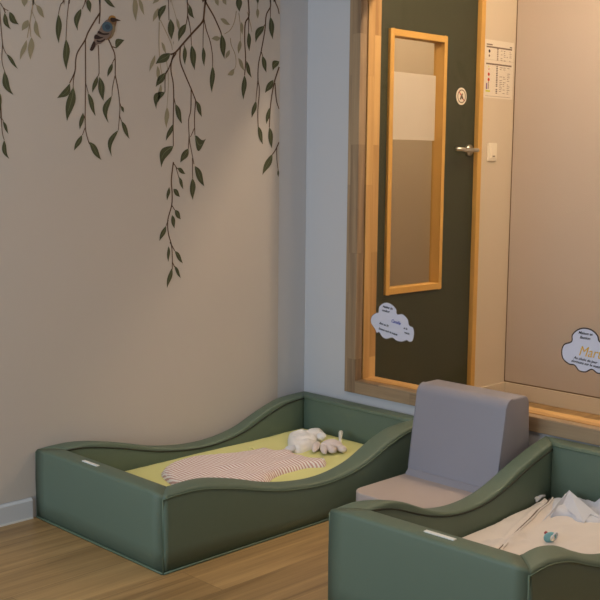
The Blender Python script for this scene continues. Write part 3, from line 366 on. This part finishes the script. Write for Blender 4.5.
# ============================================================ FOAM BEDS
def bed(name, loc, rz, L, W, T, prof, Hl, Hr, label):
    """L along -x from the origin corner, W along -y; prof(x) gives the rim height of the long sides"""
    root = empty(name, loc, rz); tag(root, label, 'bed', 'green foam toddler beds')
    r = .010
    def section(h, wavy):
        s = [(0, 0.0), (-.003, .3), (-.004, .6), (-.002, .9)]
        S = [(a, (h-r)*k) for a, k in s]
        for k in range(6):
            a = PI/2*k/5; S.append((r-r*math.cos(a), h-r+r*math.sin(a)))
        S += [(r+.003, h+.0004), (T*.3, h+.0015), (T*.7, h+.0015), (T-r-.003, h+.0004)]
        for k in range(6):
            a = PI/2*k/5; S.append((T-r+r*math.sin(a), h-r+r*math.cos(a)))
        S += [(T+.002, (h-r)*.6), (T, 0)]
        return S
    def sweep(nm, place, length, hf, n):
        b = MB(); rows = []
        for i in range(n+1):
            u = i/n; pr = []
            for t, z in section(hf(u*length), True):
                a = max(t, 0)*.999; x = a+(length-2*a)*u
                pr.append(place(x, t, z))
            rows.append(pr)
        m = len(rows[0]); vs = [p for rr in rows for p in rr]
        b.add(vs, [(i*m+j, i*m+j+1, (i+1)*m+j+1, (i+1)*m+j) for i in range(n) for j in range(m-1)], 'vinyl', True)
        b.add(vs, [(i*m+m-1, i*m, (i+1)*m, (i+1)*m+m-1) for i in range(n)], 'vinyl')
        b.add(rows[0], [tuple(range(m))], 'vinyl'); b.add(rows[-1], [tuple(range(m))], 'vinyl')
        return b.build(nm, root)
    def seamline(pt, length, hf, n, drop, t, par, a=0, rad=.0022, m='weld'):
        b = MB(); b.tube([pt(a+(length-2*a)*i/n, t, hf(a+(length-2*a)*i/n)-drop) for i in range(n+1)], rad, m, 6)
        return b.build('piping', par)
    back = lambda s, t, z: (-L+s, -t, z)
    front = lambda s, t, z: (-L+s, -W+t, z)
    left = lambda s, t, z: (-L+t, -s, z)
    right = lambda s, t, z: (-t, -s, z)
    for pl in (back, front):
        o = sweep('side_panel', pl, L, prof, 64)
        seamline(pl, L, prof, 48, .012, -.002, o); seamline(pl, L, prof, 48, .009, T+.0015, o, a=T, rad=.0026, m='seam')
        b = MB(); b.tube([pl(L*i/8, -.003, .004) for i in range(9)], .0035, 'weld', 6); b.build('hem_piping', o)
    for pl, hh in ((left, Hl), (right, Hr)):
        o = sweep('end_panel', pl, W, lambda s: hh, 12)
        seamline(pl, W, lambda s: hh, 8, .009, T+.0015, o, a=T)
        b = MB(); b.tube([pl(W*i/8, -.003, .004) for i in range(9)], .0035, 'weld', 6); b.build('hem_piping', o)
    for (cx, cy, hh) in ((-L, -W, Hl), (-L, 0, Hl), (0, -W, Hr)):
        b = MB(); b.tube([(cx, cy, 0), (cx, cy, hh*.5), (cx, cy, hh-.012)], .0025, 'weld', 6); b.build('corner_piping', root)
    b = MB(); b.box(-L+T*.9, -T*.9, -W+T*.9, -T*.9, .002, .03, 'vinyl'); b.build('base_panel', root)
    return root
P1 = [(0, .237), (.06, .240), (.12, .239), (.18, .231), (.29, .207), (.43, .170), (.54, .151), (.65, .141), (.76, .145), (.87, .165), (.99, .209), (1.09, .239), (1.17, .247), (1.2746, .249)]
bed1 = bed('foam_bed', (-.012, -.012, 0), 0, 1.262, .688, .07, lambda s: smooth_curve(P1, s), .237, .249, 'green foam toddler bed in the room corner with a lime yellow sheet')
b = MB(); b.box(-1.238, -1.226, -.318, -.236, .238, .2415, 'tag'); o = b.build('name_label', bed1, .001); o['label'] = 'small white label strip on the end panel'
P2 = [(0, .284), (.05, .286), (.1, .284), (.18, .268), (.28, .231), (.36, .204), (.45, .184), (.55, .176), (.65, .182), (.74, .201), (.85, .235), (.96, .263), (1.03, .277), (1.085, .285)]
TH = .028156
bed2 = bed('foam_bed', (-.030, -1.1755, 0), TH, 1.082, .6005, .072, lambda s: smooth_curve(P2, s), .286, .286, 'green foam toddler bed in the foreground right with a cream quilt in it')
b = MB(); b.box(-1.054, -1.041, -.375, -.285, .287, .2905, 'tag'); o = b.build('name_label', bed2, .001); o['label'] = 'small white label strip on the end panel'

def slab(nm, x0, x1, y0, y1, z0, z1, rc, m, wob, label, cat, rot=None):
    n = 44; k = 28; vs = []; b = MB()
    def cr(u, v):
        return u, v
    top = []
    for j in range(k+1):
        for i in range(n+1):
            x = x0+(x1-x0)*i/n; y = y0+(y1-y0)*j/k
            d = min(x-x0, x1-x, y-y0, y1-y); e = max(0, 1-d/.02)
            z = z1-.014*e*e+wob*noise.noise(Vector((x*7, y*7, .3)))+wob*.6*noise.noise(Vector((x*22+y*8, y*9, 4)))
            top.append((x, y, z))
    def idx(i, j): return j*(n+1)+i
    b.add(top, [(idx(i, j), idx(i+1, j), idx(i+1, j+1), idx(i, j+1)) for i in range(n) for j in range(k)], m, True)
    loop = [idx(i, 0) for i in range(n+1)]+[idx(n, j) for j in range(1, k+1)]+[idx(i, k) for i in range(n-1, -1, -1)]+[idx(0, j) for j in range(k-1, 0, -1)]
    q = [top[a] for a in loop]; lo = [(p[0], p[1], z0) for p in q]; N_ = len(q)
    b.add(q+lo, [(i, (i+1) % N_, N_+(i+1) % N_, N_+i) for i in range(N_)]+[tuple(range(N_, 2*N_))], m, True)
    o = b.build(nm, None, loc=(0, 0, 0)); tag(o, label, cat); return o
m1 = slab('mattress', -1.2, -.086, -.626, -.086, .0305, .122, .03, 'sheet', .0025, 'thin mattress with a lime yellow fitted sheet in the corner bed', 'mattress')
m2 = slab('mattress', -1.008, -.076, -.526, -.076, .0305, .094, .03, 'white', .002, 'mattress with a pinkish white sheet in the foreground bed', 'mattress')
m2.location = bed2.location; m2.rotation_euler = (0, 0, TH)

# ---- soft cloth shapes: a domed sheet over an outline, with folds along given lines
def inside(p, poly):
    c = False; j = len(poly)-1
    for i in range(len(poly)):
        a, q = poly[i], poly[j]
        if (a[1] > p[1]) != (q[1] > p[1]) and p[0] < (q[0]-a[0])*(p[1]-a[1])/(q[1]-a[1])+a[0]: c = not c
        j = i
    return c
def segd(p, a, b_):
    vx, vy = b_[0]-a[0], b_[1]-a[1]; L2 = vx*vx+vy*vy or 1e-9; t = max(0, min(1, ((p[0]-a[0])*vx+(p[1]-a[1])*vy)/L2))
    return math.hypot(p[0]-a[0]-t*vx, p[1]-a[1]-t*vy), t
def cloth(nm, outline, zb, hgt, soft, mat_, step=.012, folds=(), wr=.002, ws=20, parent=None, amp=None, tent=False):
    o2 = closed_spline(outline, 4); pts = list(o2); n0 = len(o2); on = list(range(n0))
    xs = [p[0] for p in o2]; ys = [p[1] for p in o2]; x = min(xs)
    def bd(p): return min(segd(p, o2[i], o2[(i+1) % n0])[0] for i in range(n0))
    dist = [0]*n0
    while x < max(xs):
        y = min(ys)
        while y < max(ys):
            p = (x+random.uniform(-.2, .2)*step, y+random.uniform(-.2, .2)*step)
            if inside(p, o2):
                d = bd(p)
                if d > step*.35: pts.append(p); dist.append(d)
            y += step
        x += step
    r = delaunay_2d_cdt([Vector(p) for p in pts], [], [on], 1, 1e-7)
    V, Fc, ov = r[0], r[2], r[3]
    vs = []
    bset = set()
    for k, v in enumerate(V):
        src = ov[k][0] if ov[k] else None; d = dist[src] if src is not None else 0
        if d == 0: bset.add(k)
        z = zb+hgt*math.sqrt(max(0, 1-(1-min(1, d/soft))**2))
        if d > 0:
            z += wr*min(1, d/soft)*(noise.noise(Vector((v.x*ws, v.y*ws, 1.7)))+.6*noise.noise(Vector((v.x*ws*.4+3, v.y*ws*2.3, 5))))
        for (line, fh, fw) in folds:
            best = 9; tt = 0
            for i in range(len(line)-1):
                dd, t = segd((v.x, v.y), line[i], line[i+1])
                if dd < best: best = dd; tt = (i+t)/(len(line)-1)
            hh = fh if not isinstance(fh, tuple) else fh[0]+(fh[1]-fh[0])*tt
            z += hh*(max(0, 1-best/fw)**1.2 if tent else math.exp(-(best/fw)**2))*min(1, d/.008)
        if callable(amp): z += amp(v.x, v.y)*min(1, d/.006)
        vs.append((v.x, v.y, z))
    b = MB(); b.add(vs, [tuple(f) for f in Fc], mat_, True)
    # skirt down to the surface it lies on
    edges = {}
    for f in Fc:
        for i in range(len(f)):
            e_ = (f[i], f[(i+1) % len(f)]); key = tuple(sorted(e_)); edges[key] = None if key in edges else e_
    for e_ in edges.values():
        if e_: 
            A, B_ = vs[e_[0]], vs[e_[1]]; b.add([A, B_, (B_[0], B_[1], zb-.006), (A[0], A[1], zb-.006)], [(0, 1, 2, 3)], mat_, True)
    return b.build(nm, parent)
# pink striped sleeping bag
sb = empty('sleeping_bag', (-.65, -.38, .124)); tag(sb, 'pink and white striped baby sleeping bag lying on the lime yellow sheet', 'sleeping bag')
S0 = Vector((-.65, -.38, .124))
def local(o, off): 
    for v in o.data.vertices: v.co -= off
c_ = cloth('bag_body', BAG, .1255, .018, .03, 'stripe', .013, wr=.005, ws=16, parent=sb,
   folds=[([(-.75, -.35), (-.55, -.45), (-.40, -.42)], .004, .02), ([(-.9, -.42), (-.7, -.5)], .004, .025)]); local(c_, S0)
c_.data.materials[0] = MT['stripe']
tp = BAG[12]
b = MB(); b.ell((tp[0]-.018, tp[1]-.006, .136), (.012, .009, .006), 'plush'); b.ell((tp[0]-.016, tp[1]-.006, .142), (.004, .004, .002), 'steel', 10, 6)
o = b.build('shoulder_snap', sb); local(o, S0); o['label'] = 'white shoulder tab with a metal snap'
nk = BAG[8]
b = MB(); b.ell((nk[0]+.004, nk[1]-.02, .137), (.03, .017, .014), 'grey_cloth', bump=.3); o = b.build('collar_lining', sb); local(o, S0); o['label'] = 'pale grey white lining showing at the neck'
b = MB(); q = BAG[5]; b.tube([(q[0]-.01, q[1]-.008, .132), (q[0], q[1]+.004, .142), (q[0]+.012, q[1]+.002, .143), (q[0]+.016, q[1]-.01, .132)], .004, 'sheet', 8); o = b.build('care_tag', sb); local(o, S0)
# comforter toy
cf = empty('comforter_toy', (-.3, -.26, .124)); tag(cf, 'white and pale pink plush comforter toy crumpled on the lime yellow sheet', 'comforter toy')
S1 = Vector((-.3, -.26, .124))
def cpart(b, nm): o = b.build(nm, cf); local(o, S1); return o
c_ = cloth('cloth_body', LOVEY, .126, .028, .025, 'plush', .008, wr=.012, ws=34, parent=cf); local(c_, S1)
def seg_ell(b, a, c, wd, hg, z, m):
    mid = ((a[0]+c[0])/2, (a[1]+c[1])/2); L = math.hypot(c[0]-a[0], c[1]-a[1])/2+wd*.4
    b.ell((mid[0], mid[1], z), (L, wd, hg), m, 16, 10, Matrix.Rotation(math.atan2(c[1]-a[1], c[0]-a[0]), 3, 'Z'), .12)
b = MB(); hd = LV['head'][0]; b.ell((hd[0], hd[1], .146), (.019, .018, .016), 'plush', bump=.15); cpart(b, 'head')
for k in ('e1', 'e2'):
    b = MB(); seg_ell(b, LV[k][0], LV[k][1], .014, .011, .137, 'pink'); cpart(b, 'ear')
b = MB(); seg_ell(b, LV['body'][0], LV['body'][1], .036, .020, .141, 'pink'); cpart(b, 'tummy')
for k in ('foot', 'foot2'):
    b = MB(); seg_ell(b, LV[k][0], LV[k][1], .018, .013, .138, 'pink'); cpart(b, 'paw')
tg = LV['tag'][0]
b = MB()
b.tube([(LV['foot'][0][0], LV['foot'][0][1], .142), ((LV['foot'][0][0]+tg[0])/2, (LV['foot'][0][1]+tg[1])/2, .150), (tg[0]-.004, tg[1]-.006, .156), (tg[0]+.001, tg[1], .152)], .006, 'tag', 8, rs=[.004, .006, .009, .008])
cpart(b, 'fabric_tag')

# ---- foreground bed: quilt, muslin, pacifier
def B2(x, y): c, s = math.cos(TH), math.sin(TH); return (-.030+c*x-s*y, -1.1755+s*x+c*y)
qo = [B2(*p) for p in ((-.998, -.09), (-.8, -.082), (-.5, -.084), (-.25, -.082), (-.09, -.09), (-.084, -.3), (-.09, -.515), (-.3, -.522), (-.6, -.52), (-.9, -.522), (-.998, -.51), (-1.0, -.3))]
ZIP = [(-.70, -1.447), (-.609, -1.422), (-.465, -1.38), (-.36, -1.352), (-.287, -1.33), (-.22, -1.318), (-.17, -1.30)]
ZIP2 = [(x-.004, y+.026) for x, y in ZIP]
q_ = cloth('baby_quilt', qo, .0975, .012, .03, 'cream_cloth', .0085, wr=.005, ws=9,
   folds=[(ZIP, (.008, .018), .010), (ZIP2, (.005, .014), .008), ([(-.62, -1.365), (-.57, -1.405), (-.50, -1.40)], .011, .011), ([(-.60, -1.415), (-.53, -1.43)], .008, .009),
          ([(-.40, -1.27), (-.2, -1.26)], .006, .012), ([(-.7, -1.60), (-.45, -1.56), (-.2, -1.6)], .005, .03), ([(-.35, -1.45), (-.2, -1.55)], .005, .03)])
b = MB()
zz = spline2([(x, y, .1135+.002*i+.003) for i, (x, y) in enumerate(ZIP)], 4); b.tube(zz, .0032, 'cream_cloth', 6); b.build('zip_edge', q_)
b = MB(); b.tube([(x-.002, y+.010, z-.006) for x, y, z in zz], .0022, 'soft', 6); b.build('zip_shade', q_)  # grey tube stands in for the shadow beside the raised zip edge
tag(q_, 'cream baby quilt with a long raised zip fold spread over the foreground bed', 'quilt')
MU = [(-.29, -1.368), (-.235, -1.34), (-.17, -1.29), (-.12, -1.30), (-.11, -1.36), (-.105, -1.42), (-.11, -1.50), (-.13, -1.545), (-.19, -1.545), (-.25, -1.50), (-.275, -1.455), (-.245, -1.41), (-.265, -1.375)]
mu_ = cloth('muslin_cloth', MU, .112, .010, .02, 'grey_cloth', .0065, wr=.006, ws=30, tent=True,
   folds=[([(-.26, -1.36), (-.2, -1.37)], .010, .03), ([(-.12, -1.44), (-.2, -1.50)], .018, .016), ([(-.13, -1.34), (-.12, -1.5)], .014, .016), ([(-.15, -1.40), (-.19, -1.47)], -.010, .02)])
b = MB(); fv = FLAP; b.add(fv, [(0, 1, 5), (1, 2, 5), (2, 3, 5), (3, 4, 5)], 'grey_cloth'); fl = b.build('folded_corner', mu_)
md = fl.modifiers.new('sub', 'SUBSURF'); md.subdivision_type = 'SIMPLE'; md.levels = md.render_levels = 3
md = fl.modifiers.new('sol', 'SOLIDIFY'); md.thickness = .002
tag(mu_, 'pale grey white muslin cloth crumpled into a peak on the cream quilt', 'cloth')
pc = empty('pacifier', (-.485, -1.487, .113)); tag(pc, 'teal and white pacifier lying on the cream quilt', 'pacifier')
b = MB(); b.ell((0, 0, .012), (.021, .007, .016), 'teal', 20, 10, Matrix.Rotation(-.5, 3, 'Z')); b.build('shield', pc)
b = MB(); b.tube([(.006+.012*math.sin(a), -.012-.002*math.cos(a), .016+.011*math.cos(a)) for a in [2*PI*k/18 for k in range(19)]], .0025, 'grey_cloth', 8, False); o = b.build('ring', pc); o['label'] = 'white ring handle'
b = MB(); b.ell((-.002, -.009, .012), (.009, .005, .009), 'switch'); b.build('button', pc)
b = MB(); b.tube([(.000, .006, .016), (-.002, .012, .022), (-.003, .016, .025)], .006, 'red', 10, rs=[.004, .0055, .004]); o = b.build('teat', pc)
b = MB()
b.tube([(-.03, 0, .004), (-.015, .003, .010), (.0, .002, .014), (.02, .0, .012)], .006, 'grey_cloth', 8, rs=[.003, .007, .005, .003])
b.ell((-.02, .004, .012), (.012, .006, .005), 'tag')
o = b.build('pacifier_clip', None, loc=(-.175, -1.262, .111)); tag(o, 'small white clip at the edge of the cream quilt against the bed side', 'clip')

# ============================================================ FOAM CHAIR
ch = empty('foam_chair', (-.3, -.96, 0)); tag(ch, 'low lilac grey foam chair between the two green beds', 'chair')
def extrude_y(prof, y0, y1, nm, m, rr=.02, par=ch):
    b = MB(); b.prism([(x+.3, z) for x, z in prof], 'y', y0+.96, y1+.96, m)
    o = b.build(nm, par, bevel=.006, seg=3)
    for p in o.data.polygons: p.use_smooth = True
    return o
# seat: plan with rounded front corners, extruded up
def rounded(x0, x1, y0, y1, r):
    o = []
    for cx, cy, a0 in ((x0+r, y0+r, PI), (x1-.004, y0+.004, 1.5*PI), (x1-.004, y1-.004, 0), (x0+r, y1-r, .5*PI)):
        rr = r if cx == x0+r else .004
        for k in range(7): a = a0+PI/2*k/6; o.append((cx+rr*math.cos(a), cy+rr*math.sin(a)))
    return o
b = MB(); b.prism([(x+.3, y+.96) for x, y in rounded(-.56, -.272, -1.148, -.775, .05)], 'z', .0, .116, 'taupe')
o = b.build('seat', ch, bevel=.01, seg=4); o['label'] = 'warm taupe grey seat block'
bk = [(-.270, 0), (-.268, .11), (-.262, .14), (-.225, .375)]
for k in range(9):
    a = PI-k*PI/2/8; bk.append((-.185+.038*math.cos(a), .392+.036*math.sin(a)))
for k in range(7):
    a = PI/2-k*PI/2/6; bk.append((-.115+.028*math.cos(a), .400+.028*math.sin(a)))
bk += [(-.074, .2), (-.05, 0)]
extrude_y(bk, -1.148, -.775, 'backrest', 'lilac')
for yy in (-1.1455, -.7775):
    b = MB(); b.tube([(x+.3015, yy+.96, z) for x, z in bk[2:13]], .0024, 'lilac', 6); b.build('piping', ch)
b = MB(); b.prism([(.012, .112), (.036, .112), (.040, .134), (.034, .134)], 'y', -.183, .180, 'lilac'); o = b.build('crease_strip', ch, bevel=.003); o['label'] = 'lighter lilac strip where seat meets backrest'

# ============================================================ PAPERS AND STICKERS
def writing(text, size, plane, pos, rot, m, nm, par, up=0, shear=0.3, sx=1, wt=0.0):
    cu = bpy.data.curves.new(nm, 'FONT'); cu.body = text; cu.size = size; cu.shear = shear; cu.align_x = 'CENTER'; cu.align_y = 'CENTER'; cu.extrude = .0001; cu.offset = 0 if size > .03 else size*.022
    t = bpy.data.objects.new(nm, cu); COL.objects.link(t)
    bpy.context.view_layer.update(); dg = bpy.context.evaluated_depsgraph_get(); me = bpy.data.meshes.new_from_object(t.evaluated_get(dg)); bpy.data.objects.remove(t)
    me.materials.clear(); me.materials.append(MT[m])
    for v in me.vertices:
        x, y = v.co.x*sx, v.co.y; x, y = x*math.cos(rot)-y*math.sin(rot), x*math.sin(rot)+y*math.cos(rot)
        if plane == 'x': v.co = Vector((pos[0]-.0006-v.co.z, pos[1]-x, pos[2]+y))
        else: v.co = Vector((pos[0]+x, pos[1]-.0006-v.co.z, pos[2]+y))
    o = bpy.data.objects.new(nm, me); COL.objects.link(o); o.parent = par; return o
GX = .0272
def sticker(key, m_out, grow, label, lines):
    pts = C[key]; cy = sum(p[0] for p in pts)/len(pts); cz = sum(p[1] for p in pts)/len(pts)
    root = empty('cloud_sticker', (GX, cy, cz)); tag(root, label, 'sticker', 'cloud stickers on the window')
    P = closed_spline([(p[0]-cy, p[1]-cz) for p in pts], 4)
    b = MB(); b.prism(P, 'x', -.0006, 0, m_out); b.build('outline', root)
    def shrink(p):
        return p
    n = len(P); Q = []
    for i in range(n):
        a, c = P[i-1], P[(i+1) % n]; dx, dy = c[0]-a[0], c[1]-a[1]; L = math.hypot(dx, dy) or 1
        s = 1 if area2 > 0 else -1
        Q.append((P[i][0]-s*dy/L*grow, P[i][1]+s*dx/L*grow))
    b = MB(); b.prism(Q, 'x', -.0012, -.0006, 'cloud'); b.build('cloud_face', root)
    for (t, sz, y, z, rot, m, sx) in lines: writing(t, sz, 'x', (-.0014, y-cy, z-cz), rot, m, 'handwriting', root, sx=sx)
    return root
def sarea(P): return sum(P[i-1][0]*P[i][1]-P[i][0]*P[i-1][1] for i in range(len(P)))
area2 = sarea(C['c1'])
sticker('c1', 'outlight', .0022, 'small white cloud sticker overlapping the green door and the oak window jamb',
 LINES1)
area2 = sarea(C['c2'])
sticker('c2', 'outline', .0045, 'larger white cloud sticker with yellow lettering at the right edge of the window',
 LINES2)
# white sheet on the door glass
b = MB(); b.box(0, .338, -.0008, 0, 0, .297, 'sheetp'); o = b.build('paper_sheet', None, loc=(.545, .0395, 1.298)); tag(o, 'blank white paper sheet taped on the door glass', 'paper')
# oval sign
sg = empty('door_sign', (1.035, .0055, 1.508)); tag(sg, 'small pale oval sign on the dark green door above the handle', 'sign')
el = lambda a, b_, n=28: [(a*math.cos(2*PI*k/n), b_*math.sin(2*PI*k/n)) for k in range(n)]
b = MB(); b.prism(el(.040, .040), 'y', -.003, 0, 'note'); b.build('plate', sg)
b = MB(); 
ring = []
for k in range(28):
    a = 2*PI*k/28; ring.append((.032*math.cos(a), -.0036, .032*math.sin(a))); ring.append((.027*math.cos(a), -.0036, .027*math.sin(a)))
b.add(ring, [(2*k, 2*k+1, (2*k+3) % 56, (2*k+2) % 56) for k in range(28)], 'soft')
b.add([(-.021, -.0038, .017), (-.017, -.0038, .021), (.021, -.0038, -.017), (.017, -.0038, -.021)], [(0, 1, 2, 3)], 'redi')
b.tube([(-.01, -.004, -.014), (-.004, -.004, .0), (.004, -.004, .012)], .004, 'soft', 6); b.tube([(.008, -.004, -.012), (.0, -.004, .004)], .004, 'soft', 6)
b.build('pictogram', sg)
# notice
nt = empty('printed_notice', (1.198, 0, 1.512)); tag(nt, 'printed notice with two tables and red dots beside the green door', 'notice')
b = MB(); b.box(.0, .252, -.001, 0, 0, .276, 'note'); b.build('sheet', nt)
b = MB(); y = -.0014
def ln(x0, x1, z0, z1, m): b.add([(x0, y, z0), (x1, y, z0), (x1, y, z1), (x0, y, z1)], [(0, 1, 2, 3)], m)
ln(.02, .235, .238, .2455, 'soft'); ln(.02, .235, .158, .1655, 'soft'); ln(.0, .252, .181, .1825, 'panel')
ln(.02, .07, .25, .256, 'soft'); ln(.215, .235, .249, .254, 'ink')
for i in range(7): ln(.108, .120, .233-.0085*i, .238-.0085*i, 'soft')
for i in range(16):
    if i != 12: ln(.106, .119, .150-.0085*i, .155-.0085*i, 'ink' if i % 3 else 'soft')
random.seed(3)
for i in range(6):
    for x in (.14, .165, .19, .215):
        if random.random() < .6: ln(x, x+random.uniform(.008, .018), .228-.009*i, .2305-.009*i, 'soft')
for i in range(15):
    for x in (.135, .165, .2):
        if random.random() < .65: ln(x, x+random.uniform(.01, .025), .148-.0088*i, .1505-.0088*i, 'soft')
for x, z, m, r in ((.045, .222, 'ink', .008), (.045, .2, 'soft', .006), (.045, .136, 'redi', .004), (.045, .112, 'redi', .0085), (.045, .087, 'redi', .0085), (.043, .148, 'lime', .004)):
    b.add([(x+r*math.cos(2*PI*k/14), y, z+r*math.sin(2*PI*k/14)) for k in range(14)], [tuple(range(14))], m)
ln(.042, .047, .042, .08, 'soft'); ln(.024, .036, .04, .07, 'purple'); ln(.022, .06, .028, .036, 'lime'); ln(.02, .23, .008, .0095, 'soft')
b.build('printed_tables', nt, recalc=False)
# light switch
sw = empty('light_switch', (1.286, 0, 1.252)); tag(sw, 'cream light switch plate on the wall beside the door handle', 'light switch')
b = MB(); b.box(-.037, .037, -.009, 0, -.044, .044, 'switch'); b.build('plate', sw, .003)
b = MB(); b.box(-.020, .020, -.013, -.009, -.03, .03, 'switch'); b.box(-.006, .014, -.0136, -.013, -.024, -.018, 'soft'); b.build('rocker', sw, .002)
